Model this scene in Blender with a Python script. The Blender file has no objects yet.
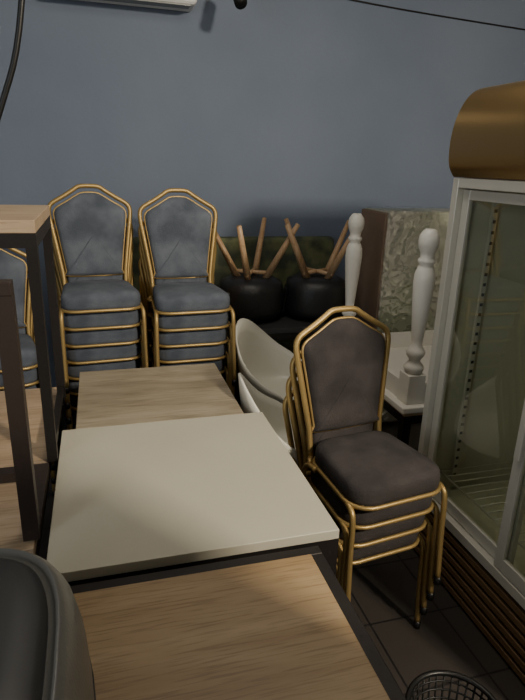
import bpy, bmesh, math, random
from mathutils import Vector, Matrix
random.seed(3)
COL=bpy.context.collection
# ---------------------------------------------------------------- materials
def mat(name, base, rough=0.6, metal=0.0, noise=None, bump=None, **kw):
    m=bpy.data.materials.new(name); m.use_nodes=True
    nt=m.node_tree; b=nt.nodes['Principled BSDF']
    b.inputs['Base Color'].default_value=(*base,1); b.inputs['Roughness'].default_value=rough
    b.inputs['Metallic'].default_value=metal
    for k,v in kw.items(): b.inputs[k.replace('_',' ')].default_value=v
    tc=nt.nodes.new('ShaderNodeTexCoord')
    if noise:
        c2,scale,lo,hi=noise
        n=nt.nodes.new('ShaderNodeTexNoise'); n.inputs['Scale'].default_value=scale; n.inputs['Detail'].default_value=6
        nt.links.new(tc.outputs['Object'],n.inputs['Vector'])
        r=nt.nodes.new('ShaderNodeValToRGB'); r.color_ramp.elements[0].position=lo; r.color_ramp.elements[1].position=hi
        r.color_ramp.elements[0].color=(*base,1); r.color_ramp.elements[1].color=(*c2,1)
        nt.links.new(n.outputs['Fac'],r.inputs['Fac']); nt.links.new(r.outputs['Color'],b.inputs['Base Color'])
    if bump:
        sc,st=bump
        n=nt.nodes.new('ShaderNodeTexNoise'); n.inputs['Scale'].default_value=sc; n.inputs['Detail'].default_value=5
        nt.links.new(tc.outputs['Object'],n.inputs['Vector'])
        bp=nt.nodes.new('ShaderNodeBump'); bp.inputs['Strength'].default_value=st; bp.inputs['Distance'].default_value=0.01
        nt.links.new(n.outputs['Fac'],bp.inputs['Height']); nt.links.new(bp.outputs['Normal'],b.inputs['Normal'])
    return m
def wood(name,c1,c2,c3,axis=0,rough=0.5,st=1.3,ac=10,pore=.75):
    m=bpy.data.materials.new(name); m.use_nodes=True; nt=m.node_tree; b=nt.nodes['Principled BSDF']
    tc=nt.nodes.new('ShaderNodeTexCoord'); mp=nt.nodes.new('ShaderNodeMapping')
    s=[ac,ac,ac]; s[axis]=st; mp.inputs['Scale'].default_value=s
    nt.links.new(tc.outputs['Object'],mp.inputs['Vector'])
    n=nt.nodes.new('ShaderNodeTexNoise'); n.inputs['Scale'].default_value=1.2; n.inputs['Detail'].default_value=9; n.inputs['Distortion'].default_value=.8
    nt.links.new(mp.outputs['Vector'],n.inputs['Vector'])
    r=nt.nodes.new('ShaderNodeValToRGB'); cr=r.color_ramp
    cr.elements[0].position=0.32; cr.elements[0].color=(*c1,1); cr.elements[1].position=0.68; cr.elements[1].color=(*c3,1)
    e=cr.elements.new(0.48); e.color=(*c2,1)
    nt.links.new(n.outputs['Fac'],r.inputs['Fac'])
    mp2=nt.nodes.new('ShaderNodeMapping'); s2=[170,170,170]; s2[axis]=9; mp2.inputs['Scale'].default_value=s2
    nt.links.new(tc.outputs['Object'],mp2.inputs['Vector'])
    n2=nt.nodes.new('ShaderNodeTexNoise'); n2.inputs['Scale'].default_value=1; n2.inputs['Detail'].default_value=3
    nt.links.new(mp2.outputs['Vector'],n2.inputs['Vector'])
    r2=nt.nodes.new('ShaderNodeValToRGB'); r2.color_ramp.elements[0].position=0.35; r2.color_ramp.elements[0].color=(pore,pore*.96,pore*.9,1)
    r2.color_ramp.elements[1].position=0.5; r2.color_ramp.elements[1].color=(1,1,1,1)
    nt.links.new(n2.outputs['Fac'],r2.inputs['Fac'])
    mx=nt.nodes.new('ShaderNodeMixRGB'); mx.blend_type='MULTIPLY'; mx.inputs[0].default_value=1
    nt.links.new(r.outputs['Color'],mx.inputs[1]); nt.links.new(r2.outputs['Color'],mx.inputs[2])
    nt.links.new(mx.outputs[0],b.inputs['Base Color']); b.inputs['Roughness'].default_value=rough
    return m
M={}
M['wall']=mat('wall_plaster',(.130,.162,.222),.85,noise=((.162,.194,.256),1.3,.3,.7),bump=(25,.12))
M['wall2']=mat('side_plaster',(.34,.32,.28),.9,bump=(25,.12))
M['ceil']=mat('ceiling_paint',(.4,.4,.38),.9)
M['gold']=mat('gold_paint',(.42,.29,.11),.46,0.65,bump=(60,.05))
M['suede']=mat('grey_suede',(.060,.071,.092),.95,noise=((.122,.138,.168),8,.35,.7),bump=(180,.25))
M['suede_shaded']=mat('grey_suede_shaded',(.022,.018,.018),.9,noise=((.048,.040,.038),9,.35,.7),bump=(180,.25))  # same chair fabric, the front stack's weaker light put into a darker colour
M['steel']=mat('dark_steel',(.028,.024,.022),.45,0.6,bump=(40,.1))
M['steelbr']=mat('brown_steel',(.045,.032,.026),.45,0.4,bump=(40,.1))
M['white_top']=mat('white_laminate',(.48,.45,.36),.45,noise=((.455,.425,.335),5,.4,.75))
M['wood_near']=wood('oak_top',(.26,.165,.075),(.34,.23,.115),(.41,.29,.16),0,.5,ac=9)
M['wood_grey']=wood('weathered_oak_top',(.23,.185,.125),(.30,.25,.175),(.37,.315,.23),0,.5,ac=8,st=2)
M['wood_light']=wood('light_oak',(.34,.24,.15),(.41,.30,.19),(.47,.35,.24),0,.5)
M['wood_leg']=wood('beech_leg',(.34,.20,.10),(.44,.28,.15),(.50,.34,.2),2,.45)
M['shell']=mat('white_plastic',(.68,.66,.57),.35)
M['whitepaint']=mat('white_paint',(.70,.67,.60),.45,bump=(30,.1))
M['black']=mat('black_leather',(.012,.012,.013),.45,bump=(120,.2))
M['blackm']=mat('black_metal',(.01,.01,.01),.4,.3)
M['cardboard']=mat('cardboard',(.17,.115,.08),.85,noise=((.22,.15,.10),6,.3,.7))
M['alu']=mat('fridge_frame',(.58,.56,.49),.35,.25)
M['fin']=mat('fridge_interior',(.56,.55,.44),.5)
M['bronze']=mat('bronze_header',(.42,.28,.12),.28,.9)
M['slat']=mat('brown_slat',(.16,.095,.045),.45,.2)
M['greyplastic']=mat('grey_plastic',(.15,.15,.14),.35,bump=(150,.08))
M['darkplastic']=mat('dark_plastic',(.035,.035,.036),.5)
M['acwhite']=mat('ac_white',(.75,.75,.72),.4)
m=mat('floor_tile',(.035,.03,.027),.4); M['floor']=m; nt=m.node_tree
br=nt.nodes.new('ShaderNodeTexBrick'); br.offset=0; br.inputs['Scale'].default_value=1
br.inputs['Brick Width'].default_value=.3; br.inputs['Row Height'].default_value=.3; br.inputs['Mortar Size'].default_value=.004
br.inputs['Color1'].default_value=(.05,.042,.036,1); br.inputs['Color2'].default_value=(.04,.034,.03,1); br.inputs['Mortar'].default_value=(.012,.01,.01,1)
tc=[n for n in nt.nodes if n.type=='TEX_COORD'][0]
nt.links.new(tc.outputs['Object'],br.inputs['Vector']); nt.links.new(br.outputs['Color'],nt.nodes['Principled BSDF'].inputs['Base Color'])
M['leaf']=mat('leaf_print',(.13,.145,.07),.85,noise=((.05,.06,.04),7,.42,.58))
m=mat('board_print',(.3,.3,.2),.5); M['wrap']=m; nt=m.node_tree; b=nt.nodes['Principled BSDF']
tc=[n for n in nt.nodes if n.type=='TEX_COORD'][0]
n=nt.nodes.new('ShaderNodeTexNoise'); n.inputs['Scale'].default_value=2.2; n.inputs['Detail'].default_value=2
nt.links.new(tc.outputs['Object'],n.inputs['Vector'])
r=nt.nodes.new('ShaderNodeValToRGB'); cr=r.color_ramp; cr.elements[0].position=.3; cr.elements[0].color=(.36,.40,.25,1); cr.elements[1].position=.65; cr.elements[1].color=(.50,.49,.42,1)
nt.links.new(n.outputs['Fac'],r.inputs['Fac']); nt.links.new(r.outputs['Color'],b.inputs['Base Color'])
m=bpy.data.materials.new('clear_film'); m.use_nodes=True; nt=m.node_tree; nt.nodes.remove(nt.nodes['Principled BSDF'])
t=nt.nodes.new('ShaderNodeBsdfTransparent'); t.inputs[0].default_value=(.97,.97,.96,1)
g=nt.nodes.new('ShaderNodeBsdfGlossy'); g.inputs['Roughness'].default_value=.17; g.inputs[0].default_value=(1,1,1,1)
mx=nt.nodes.new('ShaderNodeMixShader'); mx.inputs[0].default_value=.33
nt.links.new(t.outputs[0],mx.inputs[1]); nt.links.new(g.outputs[0],mx.inputs[2])
nt.links.new(mx.outputs[0],nt.nodes['Material Output'].inputs[0]); M['film']=m
m=bpy.data.materials.new('door_glass'); m.use_nodes=True; nt=m.node_tree; nt.nodes.remove(nt.nodes['Principled BSDF'])
t=nt.nodes.new('ShaderNodeBsdfTransparent'); t.inputs[0].default_value=(.84,.86,.76,1)
g=nt.nodes.new('ShaderNodeBsdfGlossy'); g.inputs['Roughness'].default_value=.03
lw=nt.nodes.new('ShaderNodeLayerWeight'); lw.inputs[0].default_value=.5
pw=nt.nodes.new('ShaderNodeMath'); pw.operation='POWER'; pw.inputs[1].default_value=3.0; nt.links.new(lw.outputs['Facing'],pw.inputs[0])
ma=nt.nodes.new('ShaderNodeMath'); ma.operation='MULTIPLY_ADD'; ma.inputs[1].default_value=.75; ma.inputs[2].default_value=.08; nt.links.new(pw.outputs[0],ma.inputs[0])
mx=nt.nodes.new('ShaderNodeMixShader'); nt.links.new(ma.outputs[0],mx.inputs[0]); nt.links.new(t.outputs[0],mx.inputs[1]); nt.links.new(g.outputs[0],mx.inputs[2])
nt.links.new(mx.outputs[0],nt.nodes['Material Output'].inputs[0]); M['glass']=m
# ---------------------------------------------------------------- mesh helper
class B:
    def __init__(s): s.bm=bmesh.new(); s.mats=[]
    def mi(s,k):
        if k not in s.mats: s.mats.append(k)
        return s.mats.index(k)
    def box(s,c,d,k,bev=0,rot=None):
        t=bmesh.new(); bmesh.ops.create_cube(t,size=1)
        for v in t.verts: v.co=Vector((v.co.x*d[0],v.co.y*d[1],v.co.z*d[2]))
        if bev: bmesh.ops.bevel(t,geom=t.edges[:],offset=bev,segments=3,profile=.5,affect='EDGES')
        M4=Matrix.Translation(c)@(rot.to_4x4() if rot else Matrix())
        bmesh.ops.transform(t,matrix=M4,verts=t.verts); s.add(t,k)
    def bb(s,x0,x1,y0,y1,z0,z1,k,bev=0): s.box(((x0+x1)/2,(y0+y1)/2,(z0+z1)/2),(abs(x1-x0),abs(y1-y0),abs(z1-z0)),k,bev)
    def quad(s,pts,k):
        t=bmesh.new(); t.faces.new([t.verts.new(p) for p in pts]); s.add(t,k)
    def add(s,t,k,smooth=False):
        i=s.mi(k)
        for f in t.faces: f.material_index=i; f.smooth=smooth
        me=bpy.data.meshes.new('t'); t.to_mesh(me); t.free(); s.bm.from_mesh(me); bpy.data.meshes.remove(me)
    def tube(s,pts,r,k,closed=False,seg=10,smooth=0,r2=None,square=False):
        P=[Vector(p) for p in pts]
        if smooth:
            Q=[];n=len(P); rng=range(n) if closed else range(n-1)
            for i in rng:
                a=P[(i-1)%n] if closed or i>0 else P[0]*2-P[1]
                b=P[i]; c=P[(i+1)%n]; d=P[(i+2)%n] if closed or i+2<n else P[-1]*2-P[-2]
                for j in range(smooth):
                    u=j/smooth
                    Q.append(.5*((2*b)+(c-a)*u+(2*a-5*b+4*c-d)*u*u+(3*b-a-3*c+d)*u**3))
            if not closed: Q.append(P[-1])
            P=Q
        n=len(P); t=bmesh.new(); rings=[]
        T=[]
        for i in range(n):
            a=P[(i-1)%n] if closed or i>0 else P[i]; c=P[(i+1)%n] if closed or i<n-1 else P[i]
            T.append((c-a).normalized())
        up=Vector((0,0,1)) if abs(T[0].z)<.9 else Vector((0,1,0))
        N=(up-T[0]*up.dot(T[0])).normalized()
        for i in range(n):
            N=(N-T[i]*N.dot(T[i])).normalized(); Bn=T[i].cross(N)
            rr=r if r2 is None else r+(r2-r)*i/(n-1)
            sg=4 if square else seg; off=math.pi/4 if square else 0
            rings.append([t.verts.new(P[i]+(N*math.cos(off+2*math.pi*j/sg)+Bn*math.sin(off+2*math.pi*j/sg))*rr) for j in range(sg)])
        sg=len(rings[0])
        for i in range(n if closed else n-1):
            A=rings[i];C=rings[(i+1)%n]
            for j in range(sg): t.faces.new((A[j],A[(j+1)%sg],C[(j+1)%sg],C[j]))
        if not closed: t.faces.new(rings[0][::-1]); t.faces.new(rings[-1])
        bmesh.ops.recalc_face_normals(t,faces=t.faces[:])
        s.add(t,k,not square)
    def lathe(s,prof,c,k,seg=28):
        t=bmesh.new(); rings=[]
        for r,z in prof: rings.append([t.verts.new((c[0]+r*math.cos(2*math.pi*j/seg),c[1]+r*math.sin(2*math.pi*j/seg),c[2]+z)) for j in range(seg)])
        for i in range(len(rings)-1):
            for j in range(seg): t.faces.new((rings[i][j],rings[i][(j+1)%seg],rings[i+1][(j+1)%seg],rings[i+1][j]))
        t.faces.new(rings[0][::-1]); t.faces.new(rings[-1]); bmesh.ops.recalc_face_normals(t,faces=t.faces[:]); s.add(t,k,True)
    def loft(s,rings,k,smooth=True,caps=True):
        t=bmesh.new(); R=[[t.verts.new(p) for p in r] for r in rings]; n=len(R[0])
        for i in range(len(R)-1):
            for j in range(n): t.faces.new((R[i][j],R[i][(j+1)%n],R[i+1][(j+1)%n],R[i+1][j]))
        if caps: t.faces.new(R[0][::-1]); t.faces.new(R[-1])
        bmesh.ops.recalc_face_normals(t,faces=t.faces[:]); s.add(t,k,smooth)
    def mesh(s,name):
        me=bpy.data.meshes.new(name); s.bm.to_mesh(me); s.bm.free()
        for k in s.mats: me.materials.append(M[k])
        return me
    def obj(s,name,loc=(0,0,0),rz=0):
        o=bpy.data.objects.new(name,s.mesh(name)); o.location=loc; o.rotation_euler=(0,0,rz); COL.objects.link(o); return o
# ---------------------------------------------------------------- room
def room(name,x0,x1,y0,y1,z0,z1,k):
    b=B(); b.bb(x0,x1,y0,y1,z0,z1,k); return b.obj(name)
XL,XR,YB,YF,ZC=-2.6,3.3,3.85,-2.6,2.95
room('floor',XL,XR,YF,YB,-.1,0,'floor')
room('ceiling',XL,XR,YF,YB,ZC,ZC+.1,'ceil')
room('wall_back',XL,XR,YB,YB+.12,0,ZC,'wall')
room('wall_left',XL-.12,XL,YF,YB,0,ZC,'wall2')
room('wall_right',XR,XR+.12,YF,YB,0,ZC,'wall2')
room('wall_front',XL,XR,YF-.12,YF,0,ZC,'wall2')
room('baseboard_back',XL,XR,YB-.015,YB,0,.09,'darkplastic')
b=B(); b.tube([(.9,YB-.008,2.72),(1.7,YB-.008,2.665),(2.3,YB-.008,2.635),(3.28,YB-.008,2.60)],.0045,'steel',smooth=5); b.obj('wall_cable')
# ---------------------------------------------------------------- banquet chair
def rr_outline(w,d,r,n=8,wf=None):
    wf=wf or w; pts=[]
    for cx,cy,a0,ww in ((1,1,0,w),(-1,1,90,w),(-1,-1,180,wf),(1,-1,270,wf)):
        for i in range(n+1):
            a=math.radians(a0+90*i/n)
            pts.append((cx*(ww/2-r)+r*math.cos(a), cy*(d/2-r)+r*math.sin(a)))
    return pts
def yb(z): return .185+(z-.42)*.17
def spl(P,k,closed=True):
    Q=[];n=len(P)
    for i in range(n):
        a,c,d,e=P[i-1],P[i],P[(i+1)%n],P[(i+2)%n]
        for j in range(k):
            u=j/k; Q.append(.5*((2*c)+(d-a)*u+(2*a-5*c+4*d-e)*u*u+(3*c-a-3*d+e)*u**3))
    return Q
def chair_mesh(name,fab):
    b=B()
    half=[(.158,.40),(.160,.50),(.173,.60),(.188,.70),(.202,.79),(.205,.825),(.200,.850),(.182,.870),(.13,.900),(.082,.930),(.058,.946),(.035,.952),(0,.953)]
    pts=[(x,yb(z),z) for x,z in half]+[(-x,yb(z),z) for x,z in half[::-1][1:]]
    b.tube(pts,.0115,'gold',smooth=4)
    hi=[(.130,.50),(.141,.525),(.153,.61),(.166,.70),(.178,.78),(.181,.815),(.174,.836),(.157,.851),(.11,.878),(.07,.903),(.045,.916),(.02,.920)]
    inner=[(x,z) for x,z in hi]+[(-x,z) for x,z in hi[::-1]]
    b.tube([(x,yb(z)-.004,z) for x,z in inner],.006,'gold',closed=True,smooth=3,seg=8)
    Q=spl([Vector((x,z)) for x,z in inner],3)
    cen=Vector((0,.71)); rings=[]
    for sc,off in ((.0,-.042),(.45,-.041),(.75,-.037),(.9,-.031),(.97,-.022),(1.0,-.008),(1.0,.008),(.95,.02),(.7,.026),(0.0,.027)):
        rings.append([(cen.x+(q.x-cen.x)*max(sc,.01), yb(cen.y+(q.y-cen.y)*max(sc,.01))+off, cen.y+(q.y-cen.y)*max(sc,.01)) for q in Q])
    b.loft(rings,fab)
    w,d=.34,.375; rings=[]
    for sc,z in ((.9,.398),(.985,.404),(1.0,.42),(1.0,.445),(.99,.460),(.95,.472),(.85,.480),(.55,.487),(.01,.490)):
        rings.append([(x*sc,y*sc-.005,z) for x,y in rr_outline(w,d,.075,8,.375)])
    b.loft(rings,fab)
    b.tube([(x,y-.005,.400) for x,y in rr_outline(w+.006,d+.006,.08,6,.381)],.008,'gold',closed=True,seg=8)
    b.box((0,-.005,.390),(.30,.32,.014),'darkplastic')
    for sx in (1,-1):
        b.tube([(sx*.186,-.12,.398),(sx*.191,-.160,.388),(sx*.193,-.178,.35),(sx*.195,-.185,.2),(sx*.197,-.20,0.012)],.0105,'gold',smooth=4)
        b.tube([(sx*.184,.09,.398),(sx*.185,.15,.39),(sx*.186,.185,.33),(sx*.186,.215,.18),(sx*.186,.255,0.012)],.0105,'gold',smooth=4)
        b.tube([(sx*.158,.183,.405),(sx*.184,.14,.399)],.010,'gold')
        b.tube([(sx*.197,-.20,0),(sx*.197,-.20,.03)],.014,'blackm'); b.tube([(sx*.186,.255,0),(sx*.186,.255,.03)],.014,'blackm')
    b.tube([(-.186,.185,.33),(.186,.185,.33)],.008,'gold')
    return b.mesh(name)
CG=chair_mesh('banquet_chair_grey','suede'); CS=chair_mesh('banquet_chair_shaded','suede_shaded')
def stack(me,x,y,rz,n,dz=.088,df=.022,sc=.95):
    f=Vector((math.sin(rz),-math.cos(rz),0))
    for i in range(n):
        o=bpy.data.objects.new('banquet_chair',me); COL.objects.link(o)
        k=i-(n-1)
        o.location=Vector((x,y,i*dz))+f*df*k; o.rotation_euler=(0,0,rz+random.uniform(-.012,.012)); o.scale=(sc,sc,sc)
stack(CS,.866,1.545,math.radians(8),4,.085,sc=.95)
stack(CG,-.02,2.90,math.radians(4),7,.093,sc=1)
stack(CG,.425,2.84,math.radians(2),7,.091,sc=1)
stack(CG,-.50,2.75,math.radians(8),5)
# ---------------------------------------------------------------- tables
def table(name,x0,x1,y0,y1,top,topmat,th=.028,base=0.0,leg=.04,frame='steel',bev=.002):
    b=B()
    b.bb(x0,x1,y0,y1,top-th,top,topmat,bev)
    z1=top-th; h=.04
    b.bb(x0,x1,y0,y0+leg,z1-h,z1,frame); b.bb(x0,x1,y1-leg,y1,z1-h,z1,frame)
    b.bb(x0,x0+leg,y0+leg,y1-leg,z1-h,z1,frame); b.bb(x1-leg,x1,y0+leg,y1-leg,z1-h,z1,frame)
    for x in (x0,x1-leg):
        for y in (y0,y1-leg):
            b.bb(x,x+leg,y,y+leg,base,z1-h,frame)
        b.bb(x+.005,x+leg-.005,y0+leg,y1-leg,base+.02,base+.05,frame)
    return b.obj(name)
def framed(name,x0,x1,y0,y1,top,topmat,fw=.03):
    b=B(); b.bb(x0+fw+.001,x1-fw-.001,y0+fw+.001,y1-fw-.001,top-.03,top,topmat,.002)
    z=top-.004
    b.bb(x0,x1,y0,y0+fw,z-.04,z,'steel',.002); b.bb(x0,x1,y1-fw,y1,z-.04,z,'steel',.002)
    b.bb(x0,x0+fw,y0+fw,y1-fw,z-.04,z,'steel',.002); b.bb(x1-fw,x1,y0+fw,y1-fw,z-.04,z,'steel',.002)
    for x in (x0,x1-fw):
        for y in (y0,y1-fw): b.bb(x,x+fw,y,y+fw,0,z-.04,'steel')
    return b.obj(name)
framed('wood_top_table',-.33,.488,.32,1.105,.735,'wood_near')
table('white_top_table',-.166,.556,1.128,1.873,.75,'white_top',.028)
table('weathered_oak_table',-.122,.488,1.885,2.46,.745,'wood_grey',.028)
table('oak_table',-.98,-.20,1.24,2.30,.745,'wood_light',.03)
table('oak_table',-.92,-.168,1.66,2.20,1.485,'wood_light',.035,base=.748,leg=.030)
b=B()
z0,z1=.748,1.365
xr,xl,ya,yc=-.188,-.75,1.27,1.60
s=.038
for x in (xr-s,xl):
    b.bb(x,x+s,ya,ya+s,z0,z1,'steelbr')
b.bb(xl,xr,ya,ya+s,z1,z1+.03,'steelbr',.002)
b.bb(xl,xl+s,ya+s,yc,z0,z0+.03,'steelbr'); b.bb(xr-s,xr,ya+s,yc,z0,z0+.03,'steelbr')
b.bb(xl+s,xr-s,yc-s,yc,z0,z0+.03,'steelbr')
b.obj('steel_table_frame')
# ---------------------------------------------------------------- white shell chairs
def shell_chair(name,loc,rz,shell='shell',legmat='wood_leg'):
    b=B(); na,nr=48,14; t=bmesh.new(); G=[]
    cen=t.verts.new((0,-.01,.425))
    for ir in range(1,nr+1):
        q=ir/nr; row=[]
        for ia in range(na):
            a=2*math.pi*ia/na
            c,s_=math.cos(a),math.sin(a)
            back=max(0,s_)**1.5; side=abs(c)**2
            up=.40*back**1.3+.17*(1-back)*(1 if s_>-.3 else max(0,1-(-.3-s_)/.45))*(.35+.65*max(0,min(1,(s_+.6)/.9)))
            R=.205+.035*back+.02*side
            rad=R*(1-(1-min(1,q/.62))**1.25*1.0) if q<.62 else R+ .035*((q-.62)/.38)
            h=0.0 if q<.42 else ((q-.42)/.58)**1.75*up
            if s_<-.4: h-=.03*q**3*(-s_-.4)/.6
            row.append(t.verts.new((rad*c*1.02,-.01+rad*s_,.425+.012*q+h)))
        G.append(row)
    for j in range(na): t.faces.new((cen,G[0][j],G[0][(j+1)%na]))
    for i in range(nr-1):
        for j in range(na): t.faces.new((G[i][j],G[i+1][j],G[i+1][(j+1)%na],G[i][(j+1)%na]))
    bmesh.ops.smooth_vert(t,verts=[v for r in G[:-1] for v in r],factor=.5,use_axis_x=True,use_axis_y=True,use_axis_z=True)
    bmesh.ops.recalc_face_normals(t,faces=t.faces[:]); bmesh.ops.solidify(t,geom=t.faces[:],thickness=.009)
    b.add(t,shell,True)
    for sx in (1,-1):
        for sy in (1,-1): b.tube([(sx*.11,sy*.10,.42),(sx*.19,sy*.18,0)],.017,legmat,r2=.011)
        b.tube([(sx*.13,.12,.33),(sx*.13,-.12,.33)],.006,'blackm')
    b.tube([(.13,.12,.33),(-.13,-.12,.33)],.006,'blackm')
    return b.obj(name,loc,rz)
shell_chair('white_shell_chair',(.92,2.72,0),math.radians(52))
shell_chair('white_shell_chair',(.768,2.02,0),math.radians(84))
# ---------------------------------------------------------------- upturned black chairs on a dark table
table('dark_table',.68,1.55,2.98,3.42,.74,'darkplastic',.03)
def upturned(loc,rz):
    b=B()
    rings=[]
    for sc,z in ((.01,0),(.6,.002),(.85,.012),(.97,.035),(1,.06),(1,.18),(.95,.225),(.7,.25),(.01,.255)):
        rings.append([(x*sc,y*sc,z) for x,y in rr_outline(.38,.38,.17,7)])
    b.loft(rings,'black')
    t=bmesh.new(); G=[]
    for i in range(9):
        q=i/8; row=[]
        for j in range(17):
            a=math.radians(-20+220*j/16); R=.197+.03*q
            row.append(t.verts.new((R*math.cos(a),R*math.sin(a)+.01,.18-(.17)*q)))
        G.append(row)
    for i in range(8):
        for j in range(16): t.faces.new((G[i][j],G[i][j+1],G[i+1][j+1],G[i+1][j]))
    bmesh.ops.recalc_face_normals(t,faces=t.faces[:]); bmesh.ops.solidify(t,geom=t.faces[:],thickness=.02); b.add(t,'black',True)
    for sx in (1,-1):
        for sy in (1,-1): b.tube([(sx*.06,sy*.06,.24),(sx*.20,sy*.18,.575)],.022,'wood_leg',r2=.014)
    b.tube([(.09,.09,.28),(-.09,-.09,.28)],.013,'wood_leg'); b.tube([(-.09,.09,.28),(.09,-.09,.28)],.013,'wood_leg')
    return b.obj('upturned_black_chair',loc,rz)
upturned((.87,3.25,.745),.3); upturned((1.28,3.22,.745),-.3)
# ---------------------------------------------------------------- upturned white table with turned legs
b=B(); x0,x1,y0,y1=1.285,2.06,2.05,2.86; zt=.60
b.bb(x0-.03,x1+.03,y0-.03,y1+.03,zt,zt+.03,'whitepaint',.006)
a=.02
b.bb(x0+.01,x0+.01+a,y0+.08,y1-.08,zt+.03,zt+.12,'whitepaint'); b.bb(x1-.01-a,x1-.01,y0+.08,y1-.08,zt+.03,zt+.12,'whitepaint')
b.bb(x0+.08,x1-.08,y0+.01,y0+.01+a,zt+.03,zt+.12,'whitepaint'); b.bb(x0+.08,x1-.08,y1-.01-a,y1-.01,zt+.03,zt+.12,'whitepaint')
prof=[(.034,.17),(.04,.18),(.046,.195),(.04,.21),(.026,.225),(.026,.235),(.040,.255),(.043,.27),(.036,.285),(.024,.30),(.026,.33),(.034,.42),(.042,.52),(.046,.58),(.044,.62),(.034,.65),(.028,.66),(.037,.672),(.037,.682),(.028,.692),(.030,.71),(.041,.735),(.044,.76),(.040,.785),(.028,.803),(.02,.81)]
for x in (x0+.045,x1-.045):
    for y in (y0+.045,y1-.045):
        b.bb(x-.043,x+.043,y-.043,y+.043,zt+.03,zt+.17,'whitepaint',.004)
        b.lathe(prof,(x,y,zt),'whitepaint')
b.obj('upturned_white_table')
table('low_table',1.29,2.04,2.06,2.85,.598,'wood_light',.03)
# ---------------------------------------------------------------- wrapped box + leaf bench
b=B(); b.bb(1.645,2.45,3.085,3.42,.0,1.39,'cardboard',.006)
b.bb(1.66,2.44,3.066,3.084,.02,1.392,'wrap',.003)
b.bb(1.66,2.44,3.07,3.40,1.391,1.396,'wrap')
def filmsheet(nx,nz,fn):
    t=bmesh.new(); G=[[t.verts.new(fn(i/nx,j/nz)) for i in range(nx+1)] for j in range(nz+1)]
    for j in range(nz):
        for i in range(nx): t.faces.new((G[j][i],G[j][i+1],G[j+1][i+1],G[j+1][i]))
    b.add(t,'film',True)
from mathutils import noise as mn
def crk(u,v):
    p=Vector((u*4+v*3.0,v*5-u*2.2,0)); 
    r1=1-abs(mn.noise(p*1.2))*2; r2=1-abs(mn.noise(p*2.9+Vector((5,3,1))))*2
    return .010*r1**3+.007*r2**3
filmsheet(90,140,lambda u,v:(1.64+.82*u,3.060-crk(u*1.2,v*1.8),.02+1.385*v))
filmsheet(40,20,lambda u,v:(1.64+.82*u,3.058+.36*v,1.402+crk(u,v+3)*.6))
b.obj('film_wrapped_box')
b=B(); b.bb(-.1,1.60,3.70,3.80,.12,1.17,'leaf',.03); b.bb(-.1,1.60,3.60,3.70,.12,.42,'leaf',.03)
for x in (0,.75,1.5): b.bb(x,x+.05,3.64,3.76,0,.12,'blackm')
b.obj('leaf_print_bench')
# ---------------------------------------------------------------- fridge
b=B(); X0,X1,Y0,Y1=1.28,1.95,.74,1.905
b.bb(X0+.05,X1,Y1-.035,Y1,.22,1.64,'alu'); b.bb(X0+.05,X1,Y0,Y0+.035,.22,1.64,'alu')
b.bb(X1-.035,X1,Y0+.035,Y1-.035,.22,1.64,'fin'); b.bb(X0+.05,X1-.035,Y0+.035,Y1-.035,.22,.30,'fin'); b.bb(X0+.05,X1-.035,Y0+.035,Y1-.035,1.59,1.64,'fin')
b.bb(X0+.06,X1-.036,Y1-.05,Y1-.0352,.30,1.59,'fin')
F='alu'
b.bb(X0,X0+.05,Y1-.035,Y1,.27,1.62,F,.003); b.bb(X0,X0+.05,Y0,Y0+.035,.27,1.62,F,.003)
b.bb(X0,X0+.05,Y0+.035,Y1-.035,1.585,1.62,F,.003); b.bb(X0,X0+.05,Y0+.035,Y1-.035,.27,.31,F,.003)
def door(ya,yb_,x):
    w=.04
    b.bb(x,x+.018,ya,ya+w,.315,1.58,F,.002); b.bb(x,x+.018,yb_-w,yb_,.315,1.58,F,.002)
    b.bb(x,x+.018,ya+w,yb_-w,1.545,1.58,F,.002); b.bb(x,x+.018,ya+w,yb_-w,.315,.365,F,.002)
    b.quad([(x+.009,ya+w,.365),(x+.009,yb_-w,.365),(x+.009,yb_-w,1.545),(x+.009,ya+w,1.545)],'glass')
door(1.31,Y1-.036,X0+.026); door(Y0+.036,1.36,X0+.003)
b.bb(X0-.014,X0+.003,1.318,1.345,.75,1.2,F,.004)
for y in (Y1-.07,Y0+.06):
    for x in (X0+.14,X1-.14):
        b.bb(x,x+.02,y-.004,y+.01,.34,1.57,F)
        for i in range(30): b.bb(x+.004,x+.016,y-.006,y-.003,.38+i*.04,.392+i*.04,'darkplastic')
for z in (.40,):
    for i in range(24): b.tube([(X0+.09,Y0+.07+i*.045,z),(X1-.05,Y0+.07+i*.045,z)],.003,F,seg=6)
    for x in (X0+.09,X1-.05): b.tube([(x,Y0+.05,z-.004),(x,Y1-.055,z-.004)],.004,F,seg=6)
hp=[(0,1.625),(-.022,1.66),(-.03,1.71),(-.028,1.77),(-.015,1.83),(.012,1.885),(.05,1.92),(.10,1.935)]
hp=[Vector((p[0],p[1])) for p in hp]; Hs=[]
for i in range(len(hp)-1):
    a_=hp[max(0,i-1)];b_=hp[i];c_=hp[i+1];d_=hp[min(len(hp)-1,i+2)]
    for j in range(5):
        u=j/5; Hs.append(.5*((2*b_)+(c_-a_)*u+(2*a_-5*b_+4*c_-d_)*u*u+(3*b_-a_-3*c_+d_)*u**3))
Hs.append(hp[-1])
t=bmesh.new(); A=[t.verts.new((X0+p.x,Y0-.005,p.y)) for p in Hs]; C=[t.verts.new((X0+p.x,Y1+.005,p.y)) for p in Hs]
for i in range(len(Hs)-1): t.faces.new((A[i],A[i+1],C[i+1],C[i]))
bmesh.ops.recalc_face_normals(t,faces=t.faces[:]); b.add(t,'bronze',True)
pr=[(p.x,p.y) for p in Hs]+[(.67,1.935),(.67,1.625)]
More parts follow.
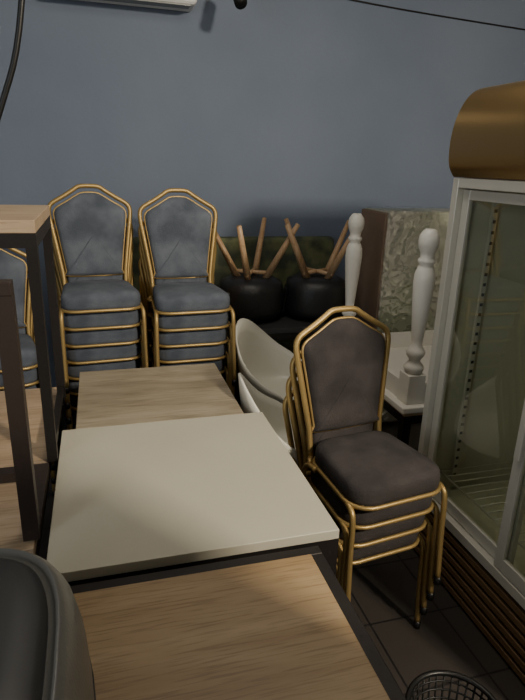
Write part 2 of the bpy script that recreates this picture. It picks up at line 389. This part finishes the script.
for y in (Y0-.005,Y1+.005): b.quad([(X0+x,y,z) for x,z in pr],'slat')
b.bb(X0+.10,X0+.67,Y0-.005,Y1+.005,1.93,1.935,'slat'); b.bb(X0+.002,X0+.67,Y0-.004,Y1+.004,1.622,1.626,'slat')
b.bb(X0+.06,X1,Y0,Y1,0.0,.22,'steelbr')
for i in range(6): b.bb(X0+.005,X0+.06,Y0,Y1,.012+i*.042,.012+i*.042+.026,'slat',.003)
b.obj('display_fridge')
# ---------------------------------------------------------------- unseen cabinet-shaped blocker, added to cast a shadow on the white table
b=B(); b.bb(.50,.83,-.02,.31,.05,1.735,'wall2',.006); b.bb(.52,.81,0,.29,0,.05,'darkplastic')
b.bb(.51,.66,.31,.326,.07,1.715,'wall2',.003); b.bb(.667,.82,.31,.326,.07,1.715,'wall2',.003)
b.bb(.645,.653,.326,.345,.8,1.0,'blackm'); b.bb(.675,.683,.326,.345,.8,1.0,'blackm'); b.obj('shadow_blocker')
# ---------------------------------------------------------------- grey appliance on near table
b=B(); rings=[]
def sup(cx,cy,a,bb_,z,e=3.4,n=48):
    out=[]
    for i in range(n):
        t=2*math.pi*i/n; c,s_=math.cos(t),math.sin(t)
        out.append((cx+a*abs(c)**(2/e)*math.copysign(1,c),cy+bb_*abs(s_)**(2/e)*math.copysign(1,s_),z))
    return out
cx,cy=-.300,.60
for sc,z in ((.9,0),(.97,.01),(1,.04),(1.0,.12),(.985,.19),(.95,.24),(.90,.27),(.86,.285),(.84,.288),(.83,.280),(.8,.279)):
    rings.append(sup(cx,cy,.25*sc,.33*sc,.737+z))
b.loft(rings,'greyplastic')
rings=[]
for sc,z in ((.795,.270),(.79,.285),(.74,.297),(.6,.305),(.3,.31),(.01,.311)): rings.append(sup(cx,cy,.25*sc,.33*sc,.737+z))
b.loft(rings,'darkplastic')
b.loft([sup(cx,cy,.2515,.3315,.735+.10),sup(cx,cy,.2525,.3325,.735+.105),sup(cx,cy,.2515,.3315,.735+.11)],'darkplastic')
b.obj('appliance_housing')
# ---------------------------------------------------------------- bin
b=B(); c=(.84,.92)
b.tube([(c[0]+.125*math.cos(a*math.pi/16),c[1]+.125*math.sin(a*math.pi/16),.27) for a in range(32)],.008,'blackm',closed=True,seg=8)
for k in range(9): 
    z=.02+k*.028; r=.095+.03*z/.27
    b.tube([(c[0]+r*math.cos(a*math.pi/12),c[1]+r*math.sin(a*math.pi/12),z) for a in range(24)],.003,'blackm',closed=True,seg=6)
for a in range(36):
    t_=a*math.pi/18; b.tube([(c[0]+.095*math.cos(t_),c[1]+.095*math.sin(t_),.0),(c[0]+.125*math.cos(t_),c[1]+.125*math.sin(t_),.27)],.003,'blackm',seg=6)
b.lathe([(.09,0),(.094,.004),(.094,.008)],(c[0],c[1],0),'blackm')
b.obj('wire_waste_bin')
# ---------------------------------------------------------------- AC, spotlight, cable
b=B(); b.bb(-.22,.62,3.64,3.85,2.50,2.80,'acwhite',.03)
b.bb(-.18,.58,3.66,3.74,2.495,2.502,'greyplastic'); b.obj('air_conditioner')
b=B(); sx,sy=.81,3.45
b.tube([(sx,sy,2.95),(sx,sy,2.56)],.01,'blackm'); b.lathe([(.05,0),(.05,.012)],(sx,sy,2.937),'blackm')
b.tube([(sx,sy+.05,2.57),(sx,sy-.07,2.47)],.035,'blackm',seg=20); b.obj('ceiling_spotlight')
b=B(); b.tube([(-.02,1.30,2.95),(-.06,1.30,2.4),(-.116,1.30,1.93),(-.175,1.30,1.735),(-.27,1.29,1.53),(-.36,1.29,1.402)],.006,'blackm',smooth=6); b.obj('hanging_cable')
# ---------------------------------------------------------------- lights
def area(name,loc,target,size,power,col,sy=None):
    l=bpy.data.lights.new(name,'AREA'); l.energy=power; l.color=col; l.size=size
    if sy: l.shape='RECTANGLE'; l.size_y=sy
    o=bpy.data.objects.new(name,l); COL.objects.link(o); o.location=loc
    o.rotation_euler=(Vector(target)-Vector(loc)).to_track_quat('-Z','Y').to_euler(); return o
area('ceiling_light',(.6,1.9,2.9),(.6,2.1,0),1.0,16,(1,.92,.80))
area('window_light',(-2.3,-.8,1.9),(.8,3.2,1.2),1.4,40,(.82,.91,1.0))
area('ceiling_light_rear',(1.85,-1.13,2.85),(.6,2.2,.9),.26,150,(1,.89,.72))
w=bpy.data.worlds.new('world'); bpy.context.scene.world=w; w.use_nodes=True
w.node_tree.nodes['Background'].inputs[0].default_value=(.5,.55,.6,1); w.node_tree.nodes['Background'].inputs[1].default_value=.2
# ---------------------------------------------------------------- camera
cam=bpy.data.cameras.new('camera'); co=bpy.data.objects.new('camera',cam); COL.objects.link(co)
co.location=(0,0,1.65); co.rotation_euler=(1.2488149404525757,-0.02938270755112171,-0.27585431933403015)
cam.sensor_fit='VERTICAL'; cam.sensor_height=24; cam.lens=24*560/700; cam.clip_start=.02
bpy.context.scene.camera=co
